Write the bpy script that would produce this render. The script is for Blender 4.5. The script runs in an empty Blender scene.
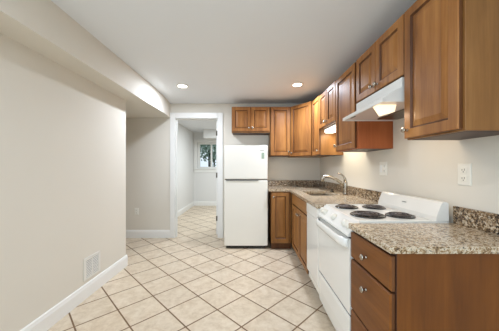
import bpy, bmesh, math, random
from mathutils import Vector, Matrix
random.seed(7)
S = bpy.context.scene
COL = S.collection
PI = math.pi

# ------------------------------------------------------------------ camera
cam_d = bpy.data.cameras.new('camera')
cam_d.sensor_width = 36.0
cam_d.lens = 233.0 / 499.0 * 36.0
cam_d.shift_y = 1.5 / 499.0
cam_d.clip_start = 0.05
cam = bpy.data.objects.new('camera', cam_d)
COL.objects.link(cam)
cam.location = (0, 0, 1.25)
cam.rotation_euler = (PI / 2, 0, 0)
S.camera = cam

# ------------------------------------------------------------------ world
w = bpy.data.worlds.new('World'); S.world = w
w.use_nodes = True
wb = w.node_tree.nodes['Background']
wb.inputs[0].default_value = (0.80, 0.92, 1.0, 1)
wb.inputs[1].default_value = 1.1

# ------------------------------------------------------------------ exposure and large lights
vs = S.view_settings
vs.view_transform = 'Standard'; vs.look = 'None'; vs.gamma = 1.0; vs.use_curve_mapping = False
vs.exposure = -0.06

def lamp(name, kind, loc, rot, power, col=(1, 1, 1), size=1.0, size_y=None, spread=None, shape=None):
    d = bpy.data.lights.new(name, kind)
    d.energy = power; d.color = col
    if kind == 'AREA':
        d.shape = shape or ('RECTANGLE' if size_y else 'SQUARE')
        d.size = size
        if size_y: d.size_y = size_y
        if spread: d.spread = spread
    o = bpy.data.objects.new(name, d); COL.objects.link(o)
    o.location = loc; o.rotation_euler = rot
    return o
# unseen fill lights behind the camera, set at windows added for them
lamp('rear_fill_light', 'AREA', (-0.15, -2.44, 1.35), (PI / 2, 0, 0), 29, (0.77, 0.94, 1.10), 2.4, 1.7)
lamp('side_fill_light', 'AREA', (-1.50, -1.0, 1.25), (0, -PI / 2, 0), 22, (0.77, 0.94, 1.10), 1.4, 2.0)
# unseen ceiling lights added behind the camera to fill the kitchen
for lx in (-0.93, -0.2):
    for ly in (-1.6, 0.35):
        lamp('added_downlight', 'AREA', (lx, ly, 2.355), (0, 0, 0), 7.5, (0.88, 0.97, 1.10), 0.13, spread=3.14, shape='DISK')
# unseen light added to brighten the room beyond the doorway
lamp('far_room_fill', 'AREA', (-0.4, 5.8, 2.34), (0, 0, 0), 46, (0.90, 0.98, 1.04), 0.5)

# ================================================================== helpers
class MB:
    def __init__(s):
        s.bm = bmesh.new()
    def box(s, x0, x1, y0, y1, z0, z1, bev=0.0, seg=2, mi=0):
        x0, x1 = sorted((x0, x1)); y0, y1 = sorted((y0, y1)); z0, z1 = sorted((z0, z1))
        m = Matrix.Translation(((x0+x1)/2, (y0+y1)/2, (z0+z1)/2)) @ Matrix.Diagonal((x1-x0, y1-y0, z1-z0, 1))
        r = bmesh.ops.create_cube(s.bm, size=1.0, matrix=m)
        vs_ = r['verts']
        fs = {f for v in vs_ for f in v.link_faces}
        for f in fs: f.material_index = mi
        if bev > 0:
            es = list({e for v in vs_ for e in v.link_edges})
            bmesh.ops.bevel(s.bm, geom=es, offset=bev, segments=seg, profile=0.5, affect='EDGES')
        return s
    def prism(s, prof, a0, a1, axis='y', mi=0, smooth=False):
        """profile in the two other axes, extruded along axis."""
        def P(p, a):
            if axis == 'y': return (p[0], a, p[1])
            if axis == 'x': return (a, p[0], p[1])
            return (p[0], p[1], a)
        A = [s.bm.verts.new(P(p, a0)) for p in prof]
        B = [s.bm.verts.new(P(p, a1)) for p in prof]
        n = len(prof); fs = []
        for i in range(n):
            f = s.bm.faces.new((A[i], A[(i+1) % n], B[(i+1) % n], B[i])); f.smooth = smooth; fs.append(f)
        fs.append(s.bm.faces.new(A)); fs.append(s.bm.faces.new(B[::-1]))
        for f in fs: f.material_index = mi
        return s
    def tube(s, pts, r, n=10, closed=False, caps=True, flat=1.0, mi=0):
        pts = [Vector(p) for p in pts]
        rs = r if isinstance(r, (list, tuple)) else [r] * len(pts)
        rings = []; up = None
        N = len(pts)
        for i, p in enumerate(pts):
            if closed: t = (pts[(i+1) % N] - pts[i-1]).normalized()
            else: t = (pts[min(i+1, N-1)] - pts[max(i-1, 0)]).normalized()
            if up is None:
                up = Vector((0, 0, 1)) if abs(t.z) < 0.9 else Vector((1, 0, 0))
            u = (up - t * up.dot(t)).normalized(); up = u
            v = t.cross(u)
            rings.append([s.bm.verts.new(p + (u * math.cos(2*PI*k/n) * flat + v * math.sin(2*PI*k/n)) * rs[i]) for k in range(n)])
        M = N if closed else N - 1
        for i in range(M):
            a, b = rings[i], rings[(i+1) % N]
            for k in range(n):
                f = s.bm.faces.new((a[k], a[(k+1) % n], b[(k+1) % n], b[k])); f.smooth = True; f.material_index = mi
        if caps and not closed:
            s.bm.faces.new(rings[0][::-1]); s.bm.faces.new(rings[-1])
        return s
    def lathe(s, prof, o, axis=(0, 0, 1), n=24, mi=0):
        """prof: list of (radius, height along axis)"""
        ax = Vector(axis).normalized()
        u = ax.orthogonal().normalized(); v = ax.cross(u); o = Vector(o)
        rings = []
        for r, h in prof:
            if r < 1e-6: rings.append([s.bm.verts.new(o + ax*h)])
            else: rings.append([s.bm.verts.new(o + ax*h + (u*math.cos(2*PI*k/n) + v*math.sin(2*PI*k/n))*r) for k in range(n)])
        for a, b in zip(rings, rings[1:]):
            if len(a) == 1 and len(b) == 1: continue
            for k in range(n):
                if len(a) == 1: q = (a[0], b[k], b[(k+1) % n])
                elif len(b) == 1: q = (a[k], a[(k+1) % n], b[0])
                else: q = (a[k], a[(k+1) % n], b[(k+1) % n], b[k])
                f = s.bm.faces.new(q); f.smooth = True; f.material_index = mi
        if len(rings[0]) > 1: s.bm.faces.new(rings[0][::-1])
        if len(rings[-1]) > 1: s.bm.faces.new(rings[-1])
        return s
    def panel(s, O, u, nrm, w_, h_, rings, mis=None):
        """nested rectangles on a plane: rings = [(inset, height)], last one capped."""
        O = Vector(O); u = Vector(u); nrm = Vector(nrm); z = Vector((0, 0, 1))
        R = []
        for ins, ht in rings:
            R.append([s.bm.verts.new(O + u*a + z*b + nrm*ht) for a, b in
                      ((ins, ins), (w_-ins, ins), (w_-ins, h_-ins), (ins, h_-ins))])
        for i, (a, b) in enumerate(zip(R, R[1:])):
            for k in range(4):
                f = s.bm.faces.new((a[k], a[(k+1) % 4], b[(k+1) % 4], b[k]))
                f.material_index = mis[i] if mis else 0
        s.bm.faces.new(R[-1]); s.bm.faces.new(R[0][::-1])
        return s
    def build(s, name, mat, parent=None, kind=None, label=None):
        bmesh.ops.recalc_face_normals(s.bm, faces=s.bm.faces[:])
        if parent is not None:
            p = parent; off = Vector((0, 0, 0))
            while p is not None: off += p.location; p = p.parent
            bmesh.ops.translate(s.bm, verts=s.bm.verts[:], vec=-off)
        me = bpy.data.meshes.new(name)
        s.bm.to_mesh(me); s.bm.free()
        for m in (mat if isinstance(mat, (list, tuple)) else [mat]): me.materials.append(m)
        o = bpy.data.objects.new(name, me); COL.objects.link(o)
        o.parent = parent
        if kind: o['kind'] = kind
        if label: o['label'] = label
        return o

def thing(name, label, cat, loc, group=None):
    o = bpy.data.objects.new(name, None); COL.objects.link(o)
    o.empty_display_size = 0.1
    o.location = loc; o['label'] = label; o['category'] = cat
    if group: o['group'] = group
    return o
def tag(o, label, cat, group=None):
    o['label'] = label; o['category'] = cat
    if group: o['group'] = group
    return o
def recentre(o):
    """move a lone mesh's origin to the bottom centre of its box"""
    vs_ = o.data.vertices
    lo = [min(v.co[i] for v in vs_) for i in range(3)]; hi = [max(v.co[i] for v in vs_) for i in range(3)]
    c = Vector(((lo[0]+hi[0])/2, (lo[1]+hi[1])/2, lo[2]))
    o.data.transform(Matrix.Translation(-c)); o.location = c
    return o

# ================================================================== materials
def srgb(r, g, b):
    f = lambda c: (c/255/12.92) if c/255 <= 0.04045 else ((c/255 + 0.055)/1.055)**2.4
    return (f(r), f(g), f(b), 1)
def newmat(name):
    m = bpy.data.materials.new(name); m.use_nodes = True
    nt = m.node_tree; b = nt.nodes['Principled BSDF']
    return m, nt, b
def N(nt, t, **kw):
    n = nt.nodes.new(t)
    for k, v in kw.items(): setattr(n, k, v)
    return n
def L(nt, a, b): nt.links.new(a, b)
def ramp(nt, stops, interp='LINEAR'):
    r = N(nt, 'ShaderNodeValToRGB'); cr = r.color_ramp; cr.interpolation = interp
    while len(cr.elements) < len(stops): cr.elements.new(0.5)
    for e, (p, c) in zip(cr.elements, stops): e.position = p; e.color = c
    return r
def mix(nt, fac, a, b, mode='MIX'):
    m = N(nt, 'ShaderNodeMix'); m.data_type = 'RGBA'; m.blend_type = mode
    for i, v in ((0, fac), (6, a), (7, b)):
        if hasattr(v, 'is_output') or hasattr(v, 'links'): L(nt, v, m.inputs[i])
        else: m.inputs[i].default_value = v
    return m.outputs[2]
def math_(nt, op, a, b=None, c=None):
    m = N(nt, 'ShaderNodeMath'); m.operation = op
    for i, v in enumerate((a, b, c)):
        if v is None: continue
        if hasattr(v, 'links'): L(nt, v, m.inputs[i])
        else: m.inputs[i].default_value = v
    return m.outputs[0]
def coords(nt, scale=(1, 1, 1), kind='Object', loc=(0, 0, 0), rot=(0, 0, 0)):
    tc = N(nt, 'ShaderNodeTexCoord'); mp = N(nt, 'ShaderNodeMapping')
    mp.inputs['Scale'].default_value = scale; mp.inputs['Location'].default_value = loc; mp.inputs['Rotation'].default_value = rot
    L(nt, tc.outputs[kind], mp.inputs[0]); return mp.outputs[0]
def noise(nt, vec, scale, detail=3, rough=0.5, dist=0.0):
    n = N(nt, 'ShaderNodeTexNoise'); L(nt, vec, n.inputs['Vector'])
    n.inputs['Scale'].default_value = scale; n.inputs['Detail'].default_value = detail
    n.inputs['Roughness'].default_value = rough; n.inputs['Distortion'].default_value = dist
    return n.outputs['Fac']
def bump(nt, b, h, strength, dist=0.002):
    n = N(nt, 'ShaderNodeBump'); n.inputs['Strength'].default_value = strength; n.inputs['Distance'].default_value = dist
    L(nt, h, n.inputs['Height']); L(nt, n.outputs[0], b.inputs['Normal'])

def plain(name, col, rough=0.5, metal=0.0, nz=0.03, nscale=8, bmp=0.0, bscale=200, coat=0.0):
    m, nt, b = newmat(name)
    v = coords(nt)
    f = noise(nt, v, nscale, 3)
    d = tuple(c*(1-nz) for c in col[:3]) + (1,); e = tuple(min(1, c*(1+nz)) for c in col[:3]) + (1,)
    r = ramp(nt, [(0.3, d), (0.7, e)]); L(nt, f, r.inputs[0]); L(nt, r.outputs[0], b.inputs['Base Color'])
    b.inputs['Roughness'].default_value = rough; b.inputs['Metallic'].default_value = metal
    if coat: b.inputs['Coat Weight'].default_value = coat; b.inputs['Coat Roughness'].default_value = 0.1
    if bmp: bump(nt, b, noise(nt, v, bscale, 2), bmp, 0.001)
    return m
def emis(name, col, strength):
    m, nt, b = newmat(name)
    f = noise(nt, coords(nt), 6, 2)
    r = ramp(nt, [(0.2, tuple(c*0.94 for c in col[:3]) + (1,)), (0.8, col)]); L(nt, f, r.inputs[0])
    L(nt, r.outputs[0], b.inputs['Emission Color']); L(nt, r.outputs[0], b.inputs['Base Color'])
    b.inputs['Emission Strength'].default_value = strength
    return m

def wood(name, grain='z', dark=1.0, lo=(92, 56, 26), mid=(116, 74, 38), hi=(136, 92, 52), rough=0.46):
    m, nt, b = newmat(name)
    sc = {'z': (14, 14, 0.9), 'y': (14, 0.9, 14), 'x': (0.9, 14, 14)}[grain]
    oi = N(nt, 'ShaderNodeObjectInfo')
    tc = N(nt, 'ShaderNodeTexCoord'); mp = N(nt, 'ShaderNodeMapping')
    L(nt, tc.outputs['Object'], mp.inputs[0]); mp.inputs['Scale'].default_value = sc
    off = N(nt, 'ShaderNodeCombineXYZ'); L(nt, math_(nt, 'MULTIPLY', oi.outputs['Random'], 37.0), off.inputs[0]); L(nt, math_(nt, 'MULTIPLY', oi.outputs['Random'], 11.0), off.inputs[2])
    L(nt, off.outputs[0], mp.inputs['Location'])
    a = noise(nt, mp.outputs[0], 1.0, 5, 0.6, 0.6)
    c2 = coords(nt, (2.4, 2.4, 0.9) if grain == 'z' else (2.4, 0.9, 2.4))
    blot = noise(nt, c2, 2.0, 3, 0.5)
    fine = noise(nt, mp.outputs[0], 7.0, 3, 0.6)
    f = math_(nt, 'ADD', math_(nt, 'MULTIPLY', a, 0.55), math_(nt, 'MULTIPLY', blot, 0.45))
    f = math_(nt, 'ADD', f, math_(nt, 'MULTIPLY', math_(nt, 'SUBTRACT', fine, 0.5), 0.18))
    r = ramp(nt, [(0.33, srgb(*lo)), (0.5, srgb(*mid)), (0.66, srgb(*hi))]); L(nt, f, r.inputs[0])
    hs = N(nt, 'ShaderNodeHueSaturation')
    L(nt, math_(nt, 'ADD', dark - 0.05, math_(nt, 'MULTIPLY', oi.outputs['Random'], 0.1)), hs.inputs['Value'])
    L(nt, r.outputs[0], hs.inputs['Color']); L(nt, hs.outputs[0], b.inputs['Base Color'])
    b.inputs['Roughness'].default_value = rough
    b.inputs['Specular IOR Level'].default_value = 0.35
    bump(nt, b, fine, 0.08, 0.0006)
    return m

M = {}
M['wall'] = plain('warm_white_paint', srgb(223, 217, 205), 0.75, nz=0.012, nscale=1.5, bmp=0.06, bscale=260)
M['ceil'] = plain('ceiling_paint', srgb(232, 235, 238), 0.85, nz=0.01, nscale=1.2, bmp=0.05, bscale=200)
M['trim'] = plain('white_trim_paint', srgb(238, 237, 233), 0.35, nz=0.008, nscale=5)
M['farwall'] = plain('far_room_paint', srgb(226, 225, 222), 0.8, nz=0.01, nscale=2)
M['wood'] = wood('stained_maple_lit', lo=(116, 70, 30), mid=(154, 101, 50), hi=(180, 126, 68))  # doors lightened in colour, standing in for light from the left
M['side_shade'] = wood('maple_side_shaded', lo=(112, 74, 36), mid=(134, 92, 48), hi=(150, 106, 60), rough=0.42)  # same maple as the doors, kept darker in place of shade
M['red_lit'] = wood('reddish_maple_hood_glow', lo=(146, 78, 42), mid=(168, 94, 52), hi=(184, 106, 62), rough=0.45)  # reddish side, with the hood lamp's glow put into its colour
M['mid'] = wood('mid_maple', lo=(122, 78, 36), mid=(150, 102, 52), hi=(168, 118, 64), rough=0.45)
M['midh'] = wood('mid_maple_horizontal', 'y', lo=(122, 78, 36), mid=(150, 102, 52), hi=(168, 118, 64), rough=0.45)
M['base'] = wood('dim_lit_maple', lo=(94, 51, 12), mid=(112, 64, 17), hi=(130, 78, 25), rough=0.5)  # same maple line, with dimmer, warmer light put into the colour
M['baseh'] = wood('dim_lit_maple_horizontal', 'y', lo=(94, 51, 12), mid=(112, 64, 17), hi=(130, 78, 25), rough=0.5)
M['woodh'] = wood('stained_maple_horizontal', 'y')
M['glaze'] = wood('dark_glazed_maple', lo=(74, 42, 18), mid=(94, 56, 26), hi=(112, 70, 36))
M['edge'] = wood('dark_edge_and_gap_shade', lo=(48, 24, 12), mid=(62, 33, 17), hi=(76, 42, 22))  # dark edge wood, also the painted shade in the drawer gaps
M['white'] = plain('white_enamel', srgb(236, 235, 230), 0.22, nz=0.006, nscale=3, coat=0.3)
M['fridge'] = plain('white_textured_steel', srgb(233, 231, 222), 0.42, nz=0.008, nscale=3, bmp=0.08, bscale=420)
M['whitepl'] = plain('white_plastic', srgb(235, 232, 222), 0.4, nz=0.01)
M['hood'] = plain('white_hood_enamel', srgb(232, 231, 226), 0.3, nz=0.01, coat=0.2)
M['under'] = plain('hood_underside_enamel', srgb(212, 198, 190), 0.3, nz=0.03)
M['black'] = plain('black_enamel', srgb(28, 24, 24), 0.25, nz=0.15, coat=0.3)
M['coil'] = plain('coil_element', srgb(92, 84, 82), 0.45, 0.6, nz=0.2, nscale=40)
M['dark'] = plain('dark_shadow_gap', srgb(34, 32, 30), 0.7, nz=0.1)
M['grey'] = plain('grey_plastic', srgb(120, 120, 116), 0.45, nz=0.05)
M['badge'] = plain('pale_grey_badge', srgb(172, 170, 164), 0.4, nz=0.04)
M['slot'] = plain('slot_dark_grey', srgb(96, 92, 86), 0.6, nz=0.05)
M['vent'] = plain('register_white_metal', srgb(228, 225, 217), 0.45, nz=0.01)
M['chrome'] = plain('brushed_nickel', srgb(172, 164, 152), 0.27, 1.0, nz=0.04, nscale=30)
M['steel'] = plain('stainless_steel', srgb(128, 120, 108), 0.35, 1.0, nz=0.05, nscale=20)
M['label'] = plain('green_grey_label', srgb(150, 168, 150), 0.6, nz=0.08, nscale=90)
M['hinge'] = plain('dark_hinge_metal', srgb(110, 104, 96), 0.4, 0.8, nz=0.05)
M['tubelens'] = emis('fluorescent_diffuser', (1.0, 0.95, 0.85, 1), 5.0)
M['hoodlens'] = emis('hood_lamp_lens', (1.0, 0.80, 0.56, 1), 1.15)
M['downlens'] = emis('downlight_lens', (1.0, 0.97, 0.92, 1), 12.0)
M['bark'] = plain('tree_bark', srgb(62, 54, 48), 0.9, nz=0.3, nscale=20, bmp=0.6, bscale=40)
M['leaf'] = plain('leaves', srgb(128, 152, 134), 0.6, nz=0.35, nscale=4)
M['leafp'] = plain('pale_leaves', srgb(170, 190, 174), 0.6, nz=0.3, nscale=4)
M['soil'] = plain('garden_soil', srgb(120, 118, 96), 0.95, nz=0.3, nscale=10, bmp=0.5, bscale=30)

# glass
m, nt, b = newmat('window_glass')
b.inputs['Transmission Weight'].default_value = 1.0; b.inputs['IOR'].default_value = 1.02
r = ramp(nt, [(0.3, (0.96, 0.98, 0.98, 1)), (0.7, (1, 1, 1, 1))]); L(nt, noise(nt, coords(nt), 2, 1), r.inputs[0]); L(nt, r.outputs[0], b.inputs['Base Color'])
b.inputs['Roughness'].default_value = 0.0
M['glass'] = m

# granite
def granite(name, bias=0.0):
    m, nt, b = newmat(name)
    v = coords(nt, kind='Object')
    n1 = noise(nt, v, 64, 5, 0.66, 0.6)
    base = ramp(nt, [(0.35, srgb(60, 50, 42)), (0.43, srgb(124, 98, 70)), (0.51, srgb(176, 150, 116)), (0.58, srgb(216, 206, 186)), (0.68, srgb(150, 122, 90))])
    L(nt, math_(nt, 'ADD', n1, bias), base.inputs[0])
    vo = N(nt, 'ShaderNodeTexVoronoi'); vo.inputs['Scale'].default_value = 120; L(nt, v, vo.inputs['Vector'])
    sp = ramp(nt, [(0.0, (0, 0, 0, 1)), (1.0, (1, 1, 1, 1))]); L(nt, vo.outputs['Color'], sp.inputs[0])
    n2 = noise(nt, v, 95, 4, 0.7)
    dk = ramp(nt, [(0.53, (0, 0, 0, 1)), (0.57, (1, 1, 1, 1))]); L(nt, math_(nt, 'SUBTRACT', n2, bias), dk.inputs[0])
    n3 = noise(nt, v, 18, 3, 0.6)
    big = ramp(nt, [(0.42, (0.25, 0.25, 0.25, 1)), (0.62, (1, 1, 1, 1))]); L(nt, n3, big.inputs[0])
    c = mix(nt, math_(nt, 'MULTIPLY', dk.outputs[0], big.outputs[0]), base.outputs[0], srgb(38, 32, 30))
    c = mix(nt, 0.28, c, sp.outputs[0], 'SOFT_LIGHT')
    L(nt, c, b.inputs['Base Color'])
    b.inputs['Roughness'].default_value = 0.16
    return m
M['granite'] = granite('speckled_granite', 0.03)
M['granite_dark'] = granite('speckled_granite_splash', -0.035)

# floor tiles on the diagonal
def tiles():
    m, nt, b = newmat('diagonal_ceramic_tile')
    p = 0.436 / math.sqrt(2)
    geo = N(nt, 'ShaderNodeTexCoord'); sep = N(nt, 'ShaderNodeSeparateXYZ'); L(nt, geo.outputs['Object'], sep.inputs[0])
    X, Y = sep.outputs[0], sep.outputs[1]
    k = 1/math.sqrt(2)/p
    u0 = (0.155 + 2.04)*k; v0 = (2.04 - 0.155)*k
    u = math_(nt, 'SUBTRACT', math_(nt, 'MULTIPLY', math_(nt, 'ADD', X, Y), k), u0)
    v = math_(nt, 'SUBTRACT', math_(nt, 'MULTIPLY', math_(nt, 'SUBTRACT', Y, X), k), v0)
    def edge(q):
        f = math_(nt, 'FRACT', q)
        return math_(nt, 'MINIMUM', f, math_(nt, 'SUBTRACT', 1.0, f))
    d = math_(nt, 'MINIMUM', edge(u), edge(v))
    g = N(nt, 'ShaderNodeMapRange'); g.inputs[1].default_value = 0.016; g.inputs[2].default_value = 0.022; L(nt, d, g.inputs[0])
    wn = N(nt, 'ShaderNodeTexWhiteNoise'); cmb = N(nt, 'ShaderNodeCombineXYZ')
    L(nt, math_(nt, 'FLOOR', u), cmb.inputs[0]); L(nt, math_(nt, 'FLOOR', v), cmb.inputs[1]); L(nt, cmb.outputs[0], wn.inputs['Vector'])
    vec = N(nt, 'ShaderNodeVectorMath'); vec.operation = 'ADD'; L(nt, geo.outputs['Object'], vec.inputs[0])
    sc = N(nt, 'ShaderNodeVectorMath'); sc.operation = 'SCALE'; sc.inputs['Scale'].default_value = 9.0; L(nt, wn.outputs['Color'], sc.inputs[0]); L(nt, sc.outputs[0], vec.inputs[1])
    n1 = noise(nt, vec.outputs[0], 12, 6, 0.7, 0.3)
    r = ramp(nt, [(0.3, srgb(194, 174, 148)), (0.5, srgb(212, 195, 171)), (0.7, srgb(224, 210, 189))]); L(nt, n1, r.inputs[0])
    n2 = noise(nt, vec.outputs[0], 45, 3, 0.6)
    c = mix(nt, 0.25, r.outputs[0], ramp_out(nt, n2, (0.3, 0.3, 0.3, 1), (0.7, 0.7, 0.7, 1)), 'SOFT_LIGHT')
    hs = N(nt, 'ShaderNodeHueSaturation'); L(nt, math_(nt, 'ADD', 0.96, math_(nt, 'MULTIPLY', wn.outputs['Value'], 0.06)), hs.inputs['Value']); L(nt, c, hs.inputs['Color'])
    gr = ramp_out(nt, noise(nt, geo.outputs['Object'], 9, 3), srgb(104, 78, 54), srgb(128, 100, 72))
    c = mix(nt, g.outputs[0], gr, hs.outputs[0])
    L(nt, c, b.inputs['Base Color'])
    rg = N(nt, 'ShaderNodeMapRange'); rg.inputs[3].default_value = 0.85; rg.inputs[4].default_value = 0.34; L(nt, g.outputs[0], rg.inputs[0]); L(nt, rg.outputs[0], b.inputs['Roughness'])
    bump(nt, b, math_(nt, 'ADD', g.outputs[0], math_(nt, 'MULTIPLY', n2, 0.12)), 0.35, 0.003)
    return m
def ramp_out(nt, f, a, b_):
    r = ramp(nt, [(0.3, a), (0.7, b_)]); L(nt, f, r.inputs[0]); return r.outputs[0]
M['tile'] = tiles()

# ================================================================== the setting
H = 2.37          # ceiling height
WR = 1.245        # right wall
WL = -1.5625      # left wall
YB = 4.12         # back wall (front face)
YC = 2.945        # corner where the left wall ends
XA = -2.8         # alcove left wall
YF = -2.5         # wall behind the camera
FX0, FX1, FY = -1.81, 1.5, 7.545   # far room
DX0, DX1, DZ = -1.312, -0.566, 2.107   # doorway

def struct(mb, name, mat): return mb.build(name, mat, None, 'structure')

struct(MB().box(XA, 1.6, YF, FY + 0.1, -0.08, 0), 'floor', M['tile'])
struct(MB().box(XA, 1.6, YF, FY + 0.1, H, H + 0.08), 'ceiling', M['ceil'])
struct(MB().box(WR, WR + 0.12, YF, YB, 0, H), 'wall_right', M['wall'])
wl_ = MB().box(XA, WL, YF, -2.0, 0, H).box(XA, WL, 0.0, YC, 0, H).box(XA, WL, -2.0, 0.0, 0, 0.55).box(XA, WL, -2.0, 0.0, 1.95, H).box(XA, WL - 0.2, -2.0, 0.0, 0.55, 1.95)
struct(wl_, 'wall_left', M['wall'])
w3 = MB()
for a, b_ in ((-2.0, -1.94), (-1.03, -0.97), (-0.06, 0.0)): w3.box(WL - 0.12, WL - 0.06, a, b_, 0.55, 1.95)
for a, b_ in ((-1.94, -1.03), (-0.97, -0.06)): w3.box(WL - 0.12, WL - 0.06, a, b_, 0.55, 0.61).box(WL - 0.12, WL - 0.06, a, b_, 1.89, 1.95)
w3o = struct(w3, 'added_window_3', M['trim'])  # unseen window added as a seat for the side fill light
MB().box(WL - 0.095, WL - 0.09, -1.94, -0.06, 0.61, 1.89).build('pane', M['glass'], w3o)
struct(MB().box(XA - 0.1, XA, YC, YB + 0.13, 0, H), 'wall_alcove', M['wall'])
wbk = MB().box(XA, DX0 - 0.02, YB, YB + 0.13, 0, H).box(DX1 + 0.02, WR + 0.12, YB, YB + 0.13, 0, H).box(DX0 - 0.02, DX1 + 0.02, YB, YB + 0.13, DZ + 0.02, H)
struct(wbk, 'wall_back', M['wall'])
wf = MB().box(WL, -1.4, YF - 0.12, YF, 0, H).box(1.1, WR + 0.12, YF - 0.12, YF, 0, H).box(-1.4, 1.1, YF - 0.12, YF, 0, 0.45).box(-1.4, 1.1, YF - 0.12, YF, 2.25, H)
struct(wf, 'wall_front', M['wall'])
w2 = MB().box(-1.4, 1.1, YF - 0.09, YF - 0.03, 0.45, 0.51).box(-1.4, 1.1, YF - 0.09, YF - 0.03, 2.19, 2.25)
for x in (-1.4, -0.18, 1.04): w2.box(x, x + 0.06, YF - 0.09, YF - 0.03, 0.51, 2.19)
w2o = struct(w2, 'added_window_2', M['trim'])  # unseen window added to give the rear fill light a source
MB().box(-1.34, 1.04, YF - 0.065, YF - 0.06, 0.51, 2.19).build('pane', M['glass'], w2o)
# soffit over the left wall, turning slightly into the corner by the doorway
sf = MB()
plan = [(-1.335, YF, 2.09), (-1.335, 3.0, 2.09), (-1.338, 3.3, 2.095), (-1.346, 3.6, 2.102), (-1.362, 3.85, 2.11), (-1.40, YB, 2.12)]
A = []
for x, y, z in plan:
    A.append([sf.bm.verts.new(p) for p in ((x, y, H), (x, y, z), (XA, y, z), (XA, y, H))])
for a, b_ in zip(A, A[1:]):
    for k in range(4):
        f = sf.bm.faces.new((a[k], a[(k+1) % 4], b_[(k+1) % 4], b_[k]))
sf.bm.faces.new(A[0]); sf.bm.faces.new(A[-1][::-1])
struct(sf, 'ceiling_soffit', M['wall'])

# baseboards
def base_prof(d0, sgn):
    return [(d0, 0.0), (d0 + sgn*0.016, 0.0), (d0 + sgn*0.016, 0.105), (d0 + sgn*0.012, 0.118), (d0 + sgn*0.010, 0.130), (d0 + sgn*0.004, 0.138), (d0, 0.138)]
bl = MB().prism(base_prof(WL, 1), YF, YC + 0.016, 'y')
bl.prism(base_prof(YC, 1), XA, WL, 'x')
struct(bl, 'baseboard_left', M['trim'])
struct(MB().prism(base_prof(YB, -1), XA, DX0 - 0.09, 'x'), 'baseboard_back', M['trim'])
struct(MB().prism(base_prof(XA, 1), YC + 0.016, YB, 'y'), 'baseboard_alcove', M['trim'])
struct(MB().prism(base_prof(WR, -1), YF, 0.9, 'y'), 'baseboard_right', M['trim'])

# doorway: jamb, casing, hinges and the open leaf
d1 = MB().box(DX0 - 0.02, DX0, YB - 0.004, YB + 0.134, 0, DZ + 0.02).box(DX1, DX1 + 0.02, YB - 0.004, YB + 0.134, 0, DZ + 0.02).box(DX0, DX1, YB - 0.004, YB + 0.134, DZ, DZ + 0.02)
d1 = d1.box(DX0, DX0 + 0.012, YB + 0.05, YB + 0.085, 0, DZ).box(DX0, DX1, YB + 0.05, YB + 0.085, DZ - 0.012, DZ)
door = struct(d1, 'door_1', M['trim'])
cs = MB()
for y0, y1 in ((YB - 0.02, YB - 0.001), (YB + 0.131, YB + 0.15)):
    cs.box(DX0 - 0.088, DX0 - 0.006, y0, y1, 0, DZ + 0.1, 0.004, 1)
    cs.box(DX1 + 0.006, DX1 + 0.098, y0, y1, 0, DZ + 0.1, 0.004, 1)
    cs.box(DX0 - 0.006, DX1 + 0.006, y0, y1, DZ + 0.006, DZ + 0.1, 0.004, 1)
cs.build('casing', M['trim'], door)
for z in (0.31, 1.1, 1.87):
    h = MB().tube([(DX1 - 0.040, YB + 0.146, z - 0.045), (DX1 - 0.040, YB + 0.146, z + 0.045)], 0.008, 8)
    h.box(DX1 - 0.036, DX1 - 0.006, YB + 0.149, YB + 0.152, z - 0.045, z + 0.045)
    h.build('hinge', M['hinge'], door)
lf = MB().box(DX1 - 0.042, DX1 - 0.007, YB + 0.153, YB + 0.153 + 0.74, 0.012, 2.09)
lf.build('leaf', M['trim'], door)

# far room beyond the doorway
struct(MB().box(FX0 - 0.1, FX0, YB + 0.13, FY, 0, H), 'wall_far_left', M['farwall'])
struct(MB().box(FX1, FX1 + 0.1, YB + 0.13, FY, 0, H), 'wall_far_right', M['farwall'])
wx0, wx1, wz0, wz1 = -1.70, -0.80, 1.20, 2.05
wfar = MB().box(FX0 - 0.1, wx0, FY, FY + 0.2, 0, H).box(wx1, FX1 + 0.1, FY, FY + 0.2, 0, H).box(wx0, wx1, FY, FY + 0.2, 0, wz0).box(wx0, wx1, FY, FY + 0.2, wz1, H)
struct(wfar, 'wall_far', M['farwall'])
struct(MB().box(-1.356, FX1, 6.87, FY, 2.105, H), 'ceiling_soffit_far', M['farwall'])
bf = MB().prism(base_prof(FX0, 1), YB + 0.15, FY, 'y')
struct(bf, 'baseboard_far_left', M['trim'])
struct(MB().prism(base_prof(FY, -1), FX0 + 0.016, FX1, 'x'), 'baseboard_far', M['trim'])
wn = MB().box(wx0, wx1, FY + 0.1, FY + 0.16, wz0, wz0 + 0.06).box(wx0, wx1, FY + 0.1, FY + 0.16, wz1 - 0.06, wz1)
wn.box(wx0, wx0 + 0.075, FY + 0.1, FY + 0.16, wz0 + 0.06, wz1 - 0.06).box(wx1 - 0.075, wx1, FY + 0.1, FY + 0.16, wz0 + 0.06, wz1 - 0.06)
wn.box(-1.275, -1.225, FY + 0.1, FY + 0.16, wz0 + 0.06, wz1 - 0.06)
win = struct(wn, 'window_1', M['trim'])
MB().box(wx0 + 0.075, -1.275, FY + 0.125, FY + 0.13, wz0 + 0.06, wz1 - 0.06).build('pane', M['glass'], win)
MB().box(-1.225, wx1 - 0.075, FY + 0.125, FY + 0.13, wz0 + 0.06, wz1 - 0.06).build('pane', M['glass'], win)
wc = MB().box(wx0 - 0.09, wx0, FY - 0.018, FY - 0.001, wz0 - 0.02, wz1 + 0.09, 0.004, 1).box(wx1, wx1 + 0.09, FY - 0.018, FY - 0.001, wz0 - 0.02, wz1 + 0.09, 0.004, 1).box(wx0, wx1, FY - 0.018, FY - 0.001, wz1, wz1 + 0.09, 0.004, 1)
wc.build('window_casing', M['trim'], win)
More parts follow.
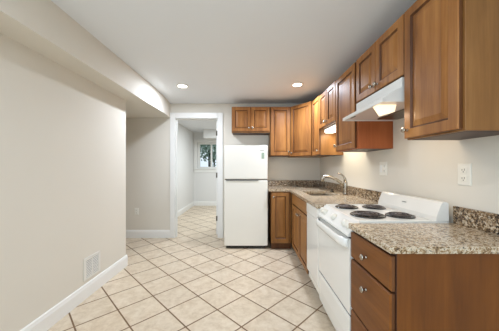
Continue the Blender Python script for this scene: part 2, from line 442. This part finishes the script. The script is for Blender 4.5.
MB().box(wx0 - 0.1, wx1 + 0.1, FY - 0.05, FY + 0.1, wz0 - 0.03, wz0 - 0.001, 0.006, 2).box(wx0 - 0.09, wx1 + 0.09, FY - 0.018, FY - 0.001, wz0 - 0.12, wz0 - 0.03, 0.004, 1).build('window_sill', M['trim'], win)

# ================================================================== outside the far window
struct(MB().box(-4.5, 2.5, FY + 0.2, FY + 6, 0.9, 1.05), 'ground', M['soil'])
def tree(name, label, x, y, h, rad, n, leafm, trunks, ls=1.0):
    t = thing(name, label, 'tree' if name == 'tree' else 'shrub', (x, y, 1.05), 'greenery outside the far window')
    tr = MB()
    for k in range(trunks):
        a = random.uniform(-0.25, 0.25)
        tr.tube([(x + a, y, 1.05), (x + a*1.3, y + 0.05, 1.05 + h*0.5), (x + a*1.9, y, 1.05 + h*0.95)], [0.035, 0.028, 0.015], 7)
    tr.build('trunk', M['bark'], t)
    lv = MB()
    for k in range(n):
        d = Vector((random.gauss(0, 1), random.gauss(0, 1), random.gauss(0, 1))).normalized() * random.random()**0.4
        c = Vector((x, y, 1.05 + h*0.58)) + Vector((d.x*rad, d.y*rad*0.7, d.z*h*0.45))
        u = Vector((random.gauss(0, 1), random.gauss(0, 1), random.gauss(0, 1))).normalized()
        v = u.orthogonal().normalized(); s_ = random.uniform(0.03, 0.065)*ls
        q = [lv.bm.verts.new(c + p) for p in (u*s_, v*s_*0.5 + u*s_*0.1, -u*s_, -v*s_*0.5 + u*s_*0.1)]
        lv.bm.faces.new(q)
    lv.build('foliage', leafm, t)
tree('shrub', 'leafy green shrub behind the left pane of the far window', -1.95, FY + 0.9, 1.9, 0.36, 600, M['leaf'], 3)
tree('shrub', 'leafy green shrub behind the right pane of the far window', -1.15, FY + 0.9, 1.7, 0.36, 600, M['leafp'], 2)
tree('tree', 'taller pale green tree seen farthest off through the far window', -1.65, FY + 2.6, 3.0, 1.25, 2200, M['leaf'], 3, 1.5)

# ================================================================== cabinets
def knob(parent, pos, n, label=None):
    k = MB().lathe([(0.0095, 0.0), (0.007, 0.003), (0.0055, 0.010), (0.007, 0.015), (0.0145, 0.019), (0.0165, 0.023), (0.0145, 0.028), (0.008, 0.031), (0, 0.032)], pos, n, 16)
    return k.build('knob', M['chrome'], parent, label='round brushed nickel knob')
DT = 0.021        # door thickness
def raised(O, u, n, w_, h_, rail=0.056):
    rr = [(0.0, 0.0), (0.0, 0.016), (0.004, DT), (rail - 0.004, DT), (rail, DT - 0.006), (rail + 0.003, DT - 0.010), (rail + 0.007, DT - 0.010), (rail + 0.034, DT - 0.002), (rail + 0.037, DT - 0.001)]
    mis = [1, 0, 0, 1, 1, 1, 0, 0]
    return MB().panel(O, u, n, w_, h_, rr, mis)
def slab(O, u, n, w_, h_):
    return MB().panel(O, u, n, w_, h_, [(0, 0), (0, 0.014), (0.006, DT)], [1, 0])
WD = None
def fronts(t, P0, u, n, items, dm='wood', sm='woodh'):
    """P0: point of the cabinet's face at u=0, floor level. items: (kind,u0,u1,z0,z1,[(ku,kz)...])"""
    P0 = Vector(P0); u = Vector(u).normalized(); n = Vector(n).normalized()
    for kind, u0, u1, z0, z1, ks in items:
        O = P0 + u*u0 + Vector((0, 0, z0)) + n*0.001
        if kind == 'door':
            d = raised(O, u, n, u1-u0, z1-z0).build('door', [M[dm], M['glaze'], M['edge']], t)
        else:
            d = slab(O, u, n, u1-u0, z1-z0).build(kind, [M[sm], M['glaze'], M['edge']], t)
        for ku, kz in ks:
            knob(d, P0 + u*ku + Vector((0, 0, kz)) + n*(0.001 + DT), n)

UF = 0.942        # face-frame plane of the right-hand wall cabinets (doors stand 21 mm proud)
g = 0.004
def wall_cab_right(label, y0, y1, z0, z1, items, side='side_shade'):
    t = thing('wall_cabinet', label, 'cabinet', ((UF + WR)/2, (y0+y1)/2, z0), 'maple wall cabinets')
    b_ = MB().box(UF, WR - 0.001, y0 + 0.0008, y1 - 0.0008, z0 + 0.0, z1, 0.0015, 1)
    b_.build('body', M[side], t)
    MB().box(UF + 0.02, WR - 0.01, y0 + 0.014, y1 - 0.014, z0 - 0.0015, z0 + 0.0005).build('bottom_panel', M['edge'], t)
    fronts(t, (UF, 0, 0), (0, 1, 0), (-1, 0, 0), items)
    return t
ZB, ZT = 1.41, 2.178
e = 0.012
# big cabinet nearest the camera
ya, yb = 1.016, 1.392
wall_cab_right('large single-door maple wall cabinet nearest the camera, right of the range hood', ya, yb, ZB, ZT,
    [('door', ya + e, yb - 0.004, ZB + 0.008, ZT - 0.008, [(yb - 0.032, ZB + 0.055)])])
# over the hood
yc = 2.017
ym = (yb + yc)/2
zh = 1.797
wall_cab_right('short two-door maple wall cabinet mounted directly above the white range hood', yb, yc, zh, ZT,
    [('door', yb + 0.006, ym - 0.002, zh + 0.008, ZT - 0.008, [(ym - 0.03, zh + 0.05)]),
     ('door', ym + 0.002, yc - 0.006, zh + 0.008, ZT - 0.008, [(ym + 0.03, zh + 0.05)])])
# tall single door
yd = 2.498
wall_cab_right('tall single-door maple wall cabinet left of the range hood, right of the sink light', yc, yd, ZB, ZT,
    [('door', yc + 0.03, yd - 0.006, ZB + 0.008, ZT - 0.008, [(yd - 0.034, ZB + 0.06)])], 'red_lit')
# short pair over the sink
ye = 3.084
zs = 1.745
ym = (yd + ye)/2
wall_cab_right('short two-door maple wall cabinet over the sink with a lit fixture beneath it', yd, ye, zs, ZT + 0.012,
    [('door', yd + 0.006, ym - 0.002, zs + 0.008, ZT + 0.004, [(ym - 0.03, zs + 0.05)]),
     ('door', ym + 0.002, ye - 0.006, zs + 0.008, ZT + 0.004, [(ym + 0.03, zs + 0.05)])])
# narrow one by the corner
yf_ = 3.446
wall_cab_right('narrow single-door maple wall cabinet between the sink cabinet and the angled corner cabinet', ye, yf_, ZB, ZT + 0.034,
    [('door', ye + 0.006, yf_ - 0.012, ZB + 0.008, ZT + 0.026, [(ye + 0.034, ZB + 0.06)])])
# angled corner cabinet
P = (0.676, 3.816); Q = (UF, 3.448)
t = thing('corner_cabinet', 'angled single-door maple wall cabinet set across the corner', 'cabinet', (1.0, 3.9, ZB), 'maple wall cabinets')
ZTB = 2.235
MB().prism([P, Q, (WR - 0.001, 3.448), (WR - 0.001, YB - 0.001), (P[0], YB - 0.001)], ZB + 0.005, ZTB, 'z').build('body', M['side_shade'], t)
uu = Vector((Q[0]-P[0], Q[1]-P[1], 0)); Lq = uu.length; uu.normalize(); nn = Vector((uu.y, -uu.x, 0))
if nn.y > 0: nn = -nn
fronts(t, (P[0], P[1], 0), uu, nn, [('door', 0.02, Lq - 0.02, ZB + 0.013, ZTB - 0.008, [(0.05, ZB + 0.065)])])
# back wall
def wall_cab_back(label, x0, x1, z0, z1, items):
    t = thing('wall_cabinet', label, 'cabinet', ((x0+x1)/2, 3.97, z0), 'maple wall cabinets')
    MB().box(x0 + 0.0008, x1 - 0.0008, 3.816, YB - 0.001, z0, z1, 0.0015, 1).build('body', M['side_shade'], t)
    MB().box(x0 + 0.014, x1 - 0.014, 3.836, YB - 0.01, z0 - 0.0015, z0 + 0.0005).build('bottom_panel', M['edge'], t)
    fronts(t, (0, 3.816, 0), (1, 0, 0), (0, -1, 0), items)
x0, x1, z0 = -0.293, 0.336, 1.812
xm = (x0+x1)/2
wall_cab_back('short two-door maple wall cabinet mounted above the white refrigerator', x0, x1, z0, ZTB,
    [('door', x0 + 0.01, xm - 0.002, z0 + 0.022, ZTB - 0.008, [(xm - 0.03, z0 + 0.075)]),
     ('door', xm + 0.002, x1 - 0.01, z0 + 0.022, ZTB - 0.008, [(xm + 0.03, z0 + 0.075)])])
wall_cab_back('tall single-door maple wall cabinet on the back wall, right of the refrigerator', 0.337, 0.675, 1.428, ZTB,
    [('door', 0.347, 0.665, 1.44, ZTB - 0.008, [(0.637, 1.50)])])

# ---------------------------------------------------------------- base cabinets
BF = 0.634        # face plane of the right-hand base cabinets
ZC = 0.883        # underside of the worktop
t = thing('drawer_cabinet', 'maple base cabinet with three drawers nearest the camera, right of the range', 'cabinet', (0.93, 1.19, 0), 'maple base cabinets')
y0, y1 = 0.99, 1.394
BD = BF - 0.011
MB().box(BD + 0.0045, WR - 0.001, y0, y1, 0.10, ZC, 0.0015, 1).build('body', M['base'], t)
MB().box(BD, BD + 0.004, y0 + 0.001, y1 - 0.001, 0.102, ZC - 0.002).build('gap_shade', M['edge'], t)  # thin dark panel standing in for shade between the drawers
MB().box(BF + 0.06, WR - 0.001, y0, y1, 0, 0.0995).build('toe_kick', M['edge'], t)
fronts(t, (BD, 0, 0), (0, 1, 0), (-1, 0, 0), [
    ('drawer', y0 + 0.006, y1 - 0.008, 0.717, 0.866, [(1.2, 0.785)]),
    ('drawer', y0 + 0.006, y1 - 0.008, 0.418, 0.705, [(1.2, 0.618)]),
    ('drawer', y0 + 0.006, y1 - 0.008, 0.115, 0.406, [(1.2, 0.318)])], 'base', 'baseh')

def hollow(x0, x1, y0, y1, z0, z1, th=0.016):
    b_ = MB()
    b_.box(x0, x1, y0, y0 + th, z0, z1).box(x0, x1, y1 - th, y1, z0, z1)
    b_.box(x0, x1, y0 + th, y1 - th, z0, z0 + th).box(x1 - th, x1, y0 + th, y1 - th, z0 + th, z1)
    return b_
y0, y1 = 2.458, 3.49
t = thing('sink_cabinet', 'maple two-door sink base cabinet between the dishwasher and the corner', 'cabinet', (0.93, 2.97, 0), 'maple base cabinets')
b_ = hollow(BF, WR - 0.001, y0, y1, 0.10, ZC)
b_.box(BF, BF + 0.018, y0 + 0.016, 3.36, 0.69, 0.74).box(BF, BF + 0.018, y0 + 0.016, 3.36, 0.85, ZC).box(BF, BF + 0.018, y0 + 0.016, y0 + 0.04, 0.12, 0.85).box(BF, BF + 0.018, 3.33, y1 - 0.016, 0.12, 0.85).box(BF, BF + 0.018, 2.88, 2.92, 0.116, 0.69)
b_.build('body', M['mid'], t)
MB().box(BF + 0.06, WR - 0.02, y0, y1, 0, 0.0995).build('toe_kick', M['glaze'], t)
ym = 2.90
fronts(t, (BF, 0, 0), (0, 1, 0), (-1, 0, 0), [
    ('false_drawer_front', y0 + 0.008, 3.345, 0.732, 0.866, []),
    ('door', y0 + 0.008, ym - 0.002, 0.115, 0.718, [(ym - 0.04, 0.655)]),
    ('door', ym + 0.002, 3.345, 0.115, 0.718, [(ym + 0.04, 0.655)])], 'mid', 'midh')
YBF = 3.512
t = thing('base_cabinet', 'narrow single-door maple base cabinet beside the refrigerator', 'cabinet', (0.46, 3.8, 0), 'maple base cabinets')
MB().box(0.330, BF - 0.002, YBF, YB - 0.001, 0.10, ZC, 0.0015, 1).build('body', M['mid'], t)
MB().box(0.330, BF - 0.002, YBF + 0.05, YB - 0.001, 0, 0.0995).build('toe_kick', M['glaze'], t)
fronts(t, (0, YBF, 0), (1, 0, 0), (0, -1, 0), [('door', 0.338, 0.598, 0.125, 0.862, [(0.362, 0.80)])], 'mid', 'midh')

# ---------------------------------------------------------------- worktops
ZW = 0.914
CE = 0.592
SX0, SX1, SY0, SY1 = 0.725, 1.04, 2.74, 3.21
wt = MB()
wt.box(CE, SX0, 2.052, YB - 0.001, ZC + 0.001, ZW).box(SX1, WR - 0.001, 2.052, YB - 0.001, ZC + 0.001, ZW)
wt.box(SX0, SX1, 2.052, SY0, ZC + 0.001, ZW).box(SX0, SX1, SY1, YB - 0.001, ZC + 0.001, ZW)
wt.box(0.288, CE, 3.486, YB - 0.001, ZC + 0.001, ZW)
wt = wt.build('worktop', M['granite'])
tag(wt, 'L-shaped speckled granite worktop around the sink, under the corner cabinets', 'countertop', 'granite worktops')
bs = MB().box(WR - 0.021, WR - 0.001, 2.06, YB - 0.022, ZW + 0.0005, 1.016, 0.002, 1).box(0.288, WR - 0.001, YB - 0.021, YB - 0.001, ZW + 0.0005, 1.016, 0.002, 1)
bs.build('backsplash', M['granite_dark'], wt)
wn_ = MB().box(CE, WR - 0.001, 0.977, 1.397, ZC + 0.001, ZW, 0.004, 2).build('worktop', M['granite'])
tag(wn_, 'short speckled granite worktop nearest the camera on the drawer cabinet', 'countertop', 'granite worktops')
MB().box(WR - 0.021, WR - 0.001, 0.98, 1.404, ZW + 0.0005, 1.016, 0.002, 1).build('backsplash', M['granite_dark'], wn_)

# ---------------------------------------------------------------- sink
t = thing('kitchen_sink', 'stainless steel undermount sink set into the granite worktop', 'sink', ((SX0+SX1)/2, (SY0+SY1)/2, 0.70))
sk = MB()
zr = ZC; zb = 0.715
def rect(a, z): return [sk.bm.verts.new(p) for p in ((SX0 - a, SY0 - a, z), (SX1 + a, SY0 - a, z), (SX1 + a, SY1 + a, z), (SX0 - a, SY1 + a, z))]
R = [rect(0.02, zr), rect(0.004, zr), rect(0.0, zr - 0.01), rect(-0.012, zb + 0.012), rect(-0.03, zb)]
R2 = [rect(0.02, zr - 0.002), rect(0.008, zr - 0.006), rect(0.006, zb), rect(-0.02, zb - 0.003)]
for RR in (R, R2):
    for a, c in zip(RR, RR[1:]):
        for k in range(4): sk.bm.faces.new((a[k], a[(k+1) % 4], c[(k+1) % 4], c[k]))
    sk.bm.faces.new(RR[-1])
for k in range(4): sk.bm.faces.new((R[0][k], R[0][(k+1) % 4], R2[0][(k+1) % 4], R2[0][k]))
sk.build('basin', M['steel'], t)
MB().lathe([(0.045, 0), (0.045, 0.002), (0.035, 0.003), (0.03, 0.001), (0, 0.001)], (0.885, 2.97, zb + 0.0005)).build('drain', M['chrome'], t)

# faucet
t = thing('kitchen_faucet', 'brushed nickel single-lever faucet behind the sink', 'faucet', (1.155, 2.81, ZW))
fx, fy = 1.155, 2.81
MB().lathe([(0.031, 0.0005), (0.031, 0.008), (0.024, 0.014), (0.026, 0.03), (0.0265, 0.10), (0.027, 0.135), (0.024, 0.158), (0.013, 0.168), (0, 0.17)], (fx, fy, ZW)).build('body', M['chrome'], t)
sp = [(fx - 0.01, fy, ZW + 0.095), (fx - 0.05, fy + 0.005, ZW + 0.145), (fx - 0.10, fy + 0.012, ZW + 0.18), (fx - 0.16, fy + 0.02, ZW + 0.21), (fx - 0.215, fy + 0.03, ZW + 0.222), (fx - 0.25, fy + 0.035, ZW + 0.215), (fx - 0.262, fy + 0.037, ZW + 0.195), (fx - 0.264, fy + 0.037, ZW + 0.155)]
s_ = MB().tube(sp, [0.022, 0.021, 0.0195, 0.0185, 0.018, 0.018, 0.018, 0.018], 12).build('spout', M['chrome'], t)
MB().lathe([(0.014, 0), (0.014, 0.006), (0, 0.006)], (fx - 0.264, fy + 0.037, ZW + 0.149)).build('aerator', M['dark'], s_)
MB().tube([(fx, fy, ZW + 0.16), (fx - 0.004, fy, ZW + 0.195), (fx - 0.022, fy + 0.002, ZW + 0.228), (fx - 0.055, fy + 0.006, ZW + 0.252), (fx - 0.09, fy + 0.01, ZW + 0.262)], [0.018, 0.015, 0.012, 0.010, 0.009], 10).build('lever_handle', M['chrome'], t)
o = MB().lathe([(0.022, 0.0008), (0.026, 0.006), (0.024, 0.016), (0.012, 0.022), (0.009, 0.036), (0.012, 0.040), (0, 0.042)], (1.105, 3.12, ZW)).build('black_piece', M['black'])  # dark spot of unknown kind, built as a small black piece
tag(recentre(o), 'small black stopper on the granite behind the sink, beside the faucet', 'piece')

# ---------------------------------------------------------------- dishwasher
t = thing('dishwasher', 'plain white dishwasher between the range and the sink cabinet', 'dishwasher', (0.93, 2.253, 0))
y0, y1 = 2.054, 2.455
MB().box(0.645, 1.20, y0, y1, 0.10, 0.878).build('body', M['white'], t)
MB().box(0.604, 0.643, y0, y1, 0.185, 0.775, 0.006, 2).build('door', M['white'], t)
cp = MB().box(0.600, 0.643, y0, y1, 0.779, 0.878, 0.006, 2).build('control_panel', M['white'], t)
MB().box(0.598, 0.6005, y0 + 0.10, y1 - 0.10, 0.79, 0.805, 0.001, 1).build('handle_recess', M['white'], cp)
MB().box(0.70, 1.18, y0 + 0.005, y1 - 0.005, 0.0, 0.0995).build('toe_kick', M['dark'], t)
MB().box(0.625, 0.643, y0 + 0.004, y1 - 0.004, 0.105, 0.183).build('access_panel', M['whitepl'], t)

# ---------------------------------------------------------------- range
y0, y1 = 1.4065, 2.046
yc_ = (y0+y1)/2
t = thing('electric_range', 'white electric coil range with front knobs between the two granite worktops', 'stove', (0.9, yc_, 0))
MB().box(0.645, 1.205, y0, y1, 0.03, 0.8275).box(0.665, 1.205, y0, y1, 0.8275, 0.893).build('body', M['white'], t)
MB().box(0.70, 1.18, y0 + 0.03, y1 - 0.03, 0.0, 0.0295).build('plinth', M['dark'], t)
ct = MB().prism([(0.668, 0.894), (0.6635, 0.904), (0.666, 0.915), (0.676, 0.920), (1.19, 0.920), (1.205, 0.916), (1.205, 0.894)], y0, y1, 'y')
ct.box(0.668, 1.18, y0 + 0.006, y0 + 0.016, 0.919, 0.925, 0.002, 1).box(0.668, 1.18, y1 - 0.016, y1 - 0.006, 0.919, 0.925, 0.002, 1)
ct.build('cooktop', M['white'], t)
for bx, by, br in ((0.792, 1.90, 0.081), (1.005, 1.885, 0.079), (0.803, 1.587, 0.101), (1.010, 1.565, 0.081)):
    d = MB().lathe([(br*0.5, 0.0), (br*0.98, 0.004), (br*1.06, 0.0075), (br*1.08, 0.006), (br*1.10, 0.001)][::1], (bx, by, 0.9205), n=32)
    d = d.build('drip_bowl', M['black'], t)
    pts = []
    turns = 3.6 if br > 0.1 else 2.8
    nst = int(turns*22)
    for k in range(nst + 1):
        a = 2*PI*turns*k/nst; r_ = 0.016 + (br*0.93 - 0.016)*k/nst
        pts.append((bx + r_*math.cos(a), by + r_*math.sin(a), 0.934))
    MB().tube(pts, 0.0052, 6, flat=0.8).lathe([(0.012, 0), (0.012, 0.003), (0, 0.003)], (bx, by, 0.934), n=12).build('heating_coil', M['coil'], d)
# sloped front control panel
pn = MB().prism([(0.668, 0.893), (0.662, 0.915), (0.596, 0.842), (0.594, 0.828), (0.664, 0.828), (0.664, 0.893)], y0, y1, 'y').build('control_panel', M['white'], t)
sn = Vector((-(0.915-0.842), 0, 0.644-0.578)).normalized()
for q in (0.09, 0.19, 0.5, 0.81, 0.91):
    yk = y1 - (y1 - y0)*q
    pos = Vector((0.629, yk, 0.8785)) + sn*0.0005
    kb = MB().lathe([(0.026, 0), (0.026, 0.004), (0.021, 0.007), (0.019, 0.020), (0.016, 0.024), (0, 0.024)], pos, sn, 18)
    kb.box(pos.x - 0.006, pos.x + 0.002, yk - 0.004, yk + 0.004, pos.z + 0.0, pos.z + 0.022, 0.001, 1)
    kb.build('control_knob', M['whitepl'], pn)
# oven door, bowed front
od = MB()
od.prism([(0.618, 0.352), (0.6075, 0.355), (0.606, 0.45), (0.604, 0.60), (0.605, 0.75), (0.610, 0.808), (0.618, 0.815), (0.640, 0.815), (0.640, 0.352)], y0 + 0.002, y1 - 0.002, 'y')
od = od.build('oven_door', M['white'], t)
MB().box(0.608, 0.6435, y0 + 0.004, y1 - 0.004, 0.8158, 0.8276).build('vent_gap', M['dark'], t)
hy0, hy1 = y0 + 0.02, y1 - 0.015
hp = []
for k in range(25):
    s__ = k/24; yy = hy0 + (hy1 - hy0)*s__
    edge_ = min(s__, 1 - s__)
    bow = 0.034*min(1, (edge_/0.12))**0.5
    hp.append((0.606 - bow, yy, 0.783))
MB().tube(hp, 0.0125, 12, flat=2.3).build('door_handle', M['white'], od)
dr = MB().prism([(0.624, 0.085), (0.612, 0.10), (0.606, 0.20), (0.606, 0.31), (0.610, 0.338), (0.640, 0.342), (0.640, 0.085)], y0 + 0.002, y1 - 0.002, 'y').build('storage_drawer', M['white'], t)
MB().box(0.6125, 0.6435, y0 + 0.004, y1 - 0.004, 0.3425, 0.3515).build('drawer_gap', M['dark'], t)
bg = MB().prism([(1.128, 0.921), (1.130, 0.948), (1.160, 1.026), (1.170, 1.036), (1.190, 1.038), (1.203, 1.030), (1.205, 0.921)], y0 + 0.001, y1 - 0.001, 'y').build('backguard', M['white'], t)
MB().box(1.1405, 1.1445, 1.70, 1.745, 0.9925, 0.9965).build('badge', M['grey'], bg)

# ---------------------------------------------------------------- range hood
t = thing('range_hood', 'white range hood with a lit lamp mounted over the range', 'hood', (1.0, 1.7, 1.64))
y0, y1 = 1.41, 2.012
zt = 1.794
hd = MB().prism([(WR - 0.002, zt), (0.922, zt), (0.922, 1.735), (0.805, 1.670), (0.803, 1.646), (0.815, 1.646), (0.818, 1.66), (0.93, 1.722), (0.935, 1.780), (WR - 0.002, 1.780)], y0, y1, 'y')
hd.prism([(0.812, 1.646), (0.815, 1.66), (0.93, 1.722), (0.935, 1.782), (WR - 0.002, 1.782), (WR - 0.002, 1.646)], y0, y0 + 0.004, 'y')
hd.prism([(0.812, 1.646), (0.815, 1.66), (0.93, 1.722), (0.935, 1.782), (WR - 0.002, 1.782), (WR - 0.002, 1.646)], y1 - 0.004, y1, 'y')
hd.build('shell', M['hood'], t)
MB().box(0.82, WR - 0.004, y0 + 0.005, y1 - 0.005, 1.652, 1.658).build('underside_panel', M['under'], t)
MB().prism([(0.825, 1.6515), (0.945, 1.6515), (0.935, 1.607), (0.868, 1.588)], 1.50, 1.56, 'y').build('lamp_lens', M['hoodlens'], t)
f_ = MB().box(1.06, 1.225, 1.50, 1.93, 1.642, 1.6515, 0.002, 1).build('grease_filter', M['steel'], t)
MB().box(0.82, 0.835, 1.83, 1.90, 1.644, 1.6515, 0.002, 1).build('switch', M['grey'], t)
l_ = lamp('hood_lamp', 'AREA', (0.90, 1.53, 1.58), (0, 0, 0), 1.5, (1.0, 0.80, 0.58), 0.1, 0.2); l_.parent = None

# ---------------------------------------------------------------- light under the cabinet over the sink
t = thing('under_cabinet_light', 'lit white strip light fixed under the short cabinet over the sink', 'light', (1.03, 2.78, 1.70))
MB().box(0.975, 1.10, 2.53, 3.05, 1.728, 1.7432, 0.002, 1).build('housing', M['whitepl'], t)
MB().box(0.978, 1.097, 2.545, 3.035, 1.69, 1.7275, 0.012, 3).build('diffuser', M['tubelens'], t)
lamp('strip_lamp', 'AREA', (1.035, 2.79, 1.685), (0, 0, 0), 3.6, (1.0, 0.90, 0.66), 0.1, 0.48)

# ---------------------------------------------------------------- refrigerator
t = thing('refrigerator', 'white top-freezer refrigerator between the doorway and the counter', 'refrigerator', (-0.052, 3.83, 0))
x0, x1 = -0.386, 0.278
yf = 3.552
MB().box(x0 + 0.006, x1 - 0.006, yf + 0.062, 4.10, 0.035, 1.572, 0.006, 2).build('body', M['fridge'], t)
fd = MB().box(x0, x1, yf, yf + 0.056, 1.063, 1.578, 0.012, 3).build('freezer_door', M['fridge'], t)
rd = MB().box(x0, x1, yf, yf + 0.056, 0.046, 1.045, 0.012, 3).build('fridge_door', M['fridge'], t)
MB().box(x0 + 0.008, x1 - 0.008, yf + 0.012, yf + 0.06, 1.0455, 1.0625).build('door_gap', M['slot'], t)
MB().box(x0 + 0.03, x0 + 0.52, yf - 0.008, yf + 0.012, 1.0395, 1.05, 0.002, 1).build('handle', M['grey'], rd)
MB().box(x0 + 0.03, x1 - 0.03, yf + 0.01, yf + 0.06, 0.014, 0.045).build('base_grille', M['dark'], t)
for fxx in (x0 + 0.05, x1 - 0.05):
    for fyy in (yf + 0.09, 4.05):
        MB().lathe([(0.018, 0), (0.018, 0.012), (0.009, 0.014), (0.009, 0.036)], (fxx, fyy, 0.0), n=12).build('foot', M['dark'], t)
MB().box(x1 - 0.095, x1 - 0.052, yf - 0.0015, yf - 0.0002, 1.375, 1.468).build('energy_sticker', M['label'], fd)
MB().box(x1 - 0.118, x1 - 0.058, yf - 0.0025, yf - 0.0002, 1.497, 1.508).build('badge', M['badge'], fd)
MB().box(x1 - 0.09, x1 - 0.02, yf + 0.01, yf + 0.07, 1.5785, 1.590, 0.003, 1).build('hinge_cover', M['whitepl'], t)

# ---------------------------------------------------------------- recessed ceiling lights
for lx, ly, lab in ((-0.926, 3.22, 'lit round recessed ceiling light nearer the doorway and soffit'), (0.65, 3.166, 'lit round recessed ceiling light nearer the corner cabinets')):
    t = thing('recessed_light', lab, 'ceiling light', (lx, ly, H), 'recessed ceiling lights')
    MB().lathe([(0.060, -0.0005), (0.060, -0.007), (0.082, -0.006), (0.088, -0.0005)], (lx, ly, H), n=32).build('trim_ring', M['whitepl'], t)
    MB().lathe([(0.0595, -0.0005), (0.0595, -0.004), (0.05, -0.006), (0, -0.0065)], (lx, ly, H), n=32).build('lens', M['downlens'], t)
    lamp('downlight_lamp', 'AREA', (lx, ly, H - 0.012), (0, 0, 0), 20.5, (0.88, 0.97, 1.12), 0.11, spread=3.14 if lx < 0 else 2.65, shape='DISK')

# ---------------------------------------------------------------- wall plates
def slotset(par, O, u, n, gang, sc):
    """two receptacle faces with slots; O is the plate centre"""
    O = Vector(O); u = Vector(u); n = Vector(n); z = Vector((0, 0, 1))
    for s1 in (-1, 1):
        c = O + z*s1*0.021*sc
        f = MB()
        f.panel(c - u*0.017*sc - z*0.0145*sc, u, n, 0.034*sc, 0.029*sc, [(0, 0), (0, 0.0015), (0.003, 0.0025)])
        r_ = f.build('receptacle', M['whitepl'], par)
        q = MB()
        for du, h_ in ((-0.0075, 0.010), (0.0055, 0.008)):
            q.panel(c + n*0.0024 + u*du*sc - z*0.002*sc, u, n, 0.0028*sc, h_*sc, [(0, 0), (0, 0.0006)])
        q.panel(c + n*0.0024 - u*0.0025*sc - z*0.0105*sc, u, n, 0.005*sc, 0.005*sc, [(0, 0), (0, 0.0006)])
        q.build('slots', M['slot'], r_)
def plate(O, u, n, w_, h_, parent, m='whitepl'):
    O = Vector(O); u = Vector(u); n = Vector(n)
    return MB().panel(O - u*w_/2 - Vector((0, 0, h_/2)) + n*0.0005, u, n, w_, h_, [(0, 0), (0, 0.003), (0.005, 0.006)]).build('cover_plate', M[m], parent)
O = (WR, 1.347, 1.207)
t = thing('wall_outlet', 'white duplex outlet on the right wall above the nearest worktop', 'outlet', O, 'wall plates')
pl = plate(O, (0, 1, 0), (-1, 0, 0), 0.085, 0.128, t); slotset(t, Vector(O) + Vector((-0.0066, 0, 0)), (0, 1, 0), (-1, 0, 0), 1, 1.15)
O = (WR, 2.165, 1.235)
t = thing('wall_outlet', 'pale two-gang wall plate on the right wall behind the range', 'outlet', O, 'wall plates')
pl = plate(O, (0, 1, 0), (-1, 0, 0), 0.12, 0.125, t)
slotset(t, Vector(O) + Vector((-0.0066, -0.027, 0)), (0, 1, 0), (-1, 0, 0), 1, 1.0)
MB().panel(Vector(O) + Vector((-0.0066, 0.012, -0.033)), (0, 1, 0), (-1, 0, 0), 0.034, 0.066, [(0, 0), (0, 0.002), (0.003, 0.004)]).build('rocker_switch', M['trim'], t)
O = (-1.995, YB, 0.465)
t = thing('wall_outlet', 'small white outlet low on the alcove wall left of the doorway', 'outlet', O, 'wall plates')
plate(O, (1, 0, 0), (0, -1, 0), 0.075, 0.118, t); slotset(t, Vector(O) + Vector((0, -0.0066, 0)), (1, 0, 0), (0, -1, 0), 1, 1.0)

# ---------------------------------------------------------------- wall register
y0, y1, z0, z1 = 2.19, 2.43, 0.168, 0.382
t = thing('wall_register', 'white louvred air register low on the left wall above the baseboard', 'vent', (WL, (y0+y1)/2, z0))
fr = MB().box(WL + 0.0005, WL + 0.008, y0, y1, z0, z0 + 0.022, 0.002, 1).box(WL + 0.0005, WL + 0.008, y0, y1, z1 - 0.022, z1, 0.002, 1)
fr.box(WL + 0.0005, WL + 0.008, y0, y0 + 0.03, z0 + 0.022, z1 - 0.022).box(WL + 0.0005, WL + 0.008, y1 - 0.03, y1, z0 + 0.022, z1 - 0.022)
fr.box(WL + 0.0005, WL + 0.008, (y0+y1)/2 - 0.006, (y0+y1)/2 + 0.006, z0 + 0.022, z1 - 0.022)
fr.build('frame', M['vent'], t)
MB().box(WL + 0.0003, WL + 0.0015, y0 + 0.029, y1 - 0.029, z0 + 0.021, z1 - 0.021).build('backing', M['grey'], t)
sl = MB()
zz = z0 + 0.028
while zz < z1 - 0.03:
    for ya_, yb_ in ((y0 + 0.03, (y0+y1)/2 - 0.006), ((y0+y1)/2 + 0.006, y1 - 0.03)):
        sl.prism([(WL + 0.002, zz + 0.008), (WL + 0.003, zz + 0.009), (WL + 0.0078, zz + 0.001), (WL + 0.0068, zz)], ya_, yb_, 'y')
    zz += 0.0155
sl.build('louvres', M['vent'], t)
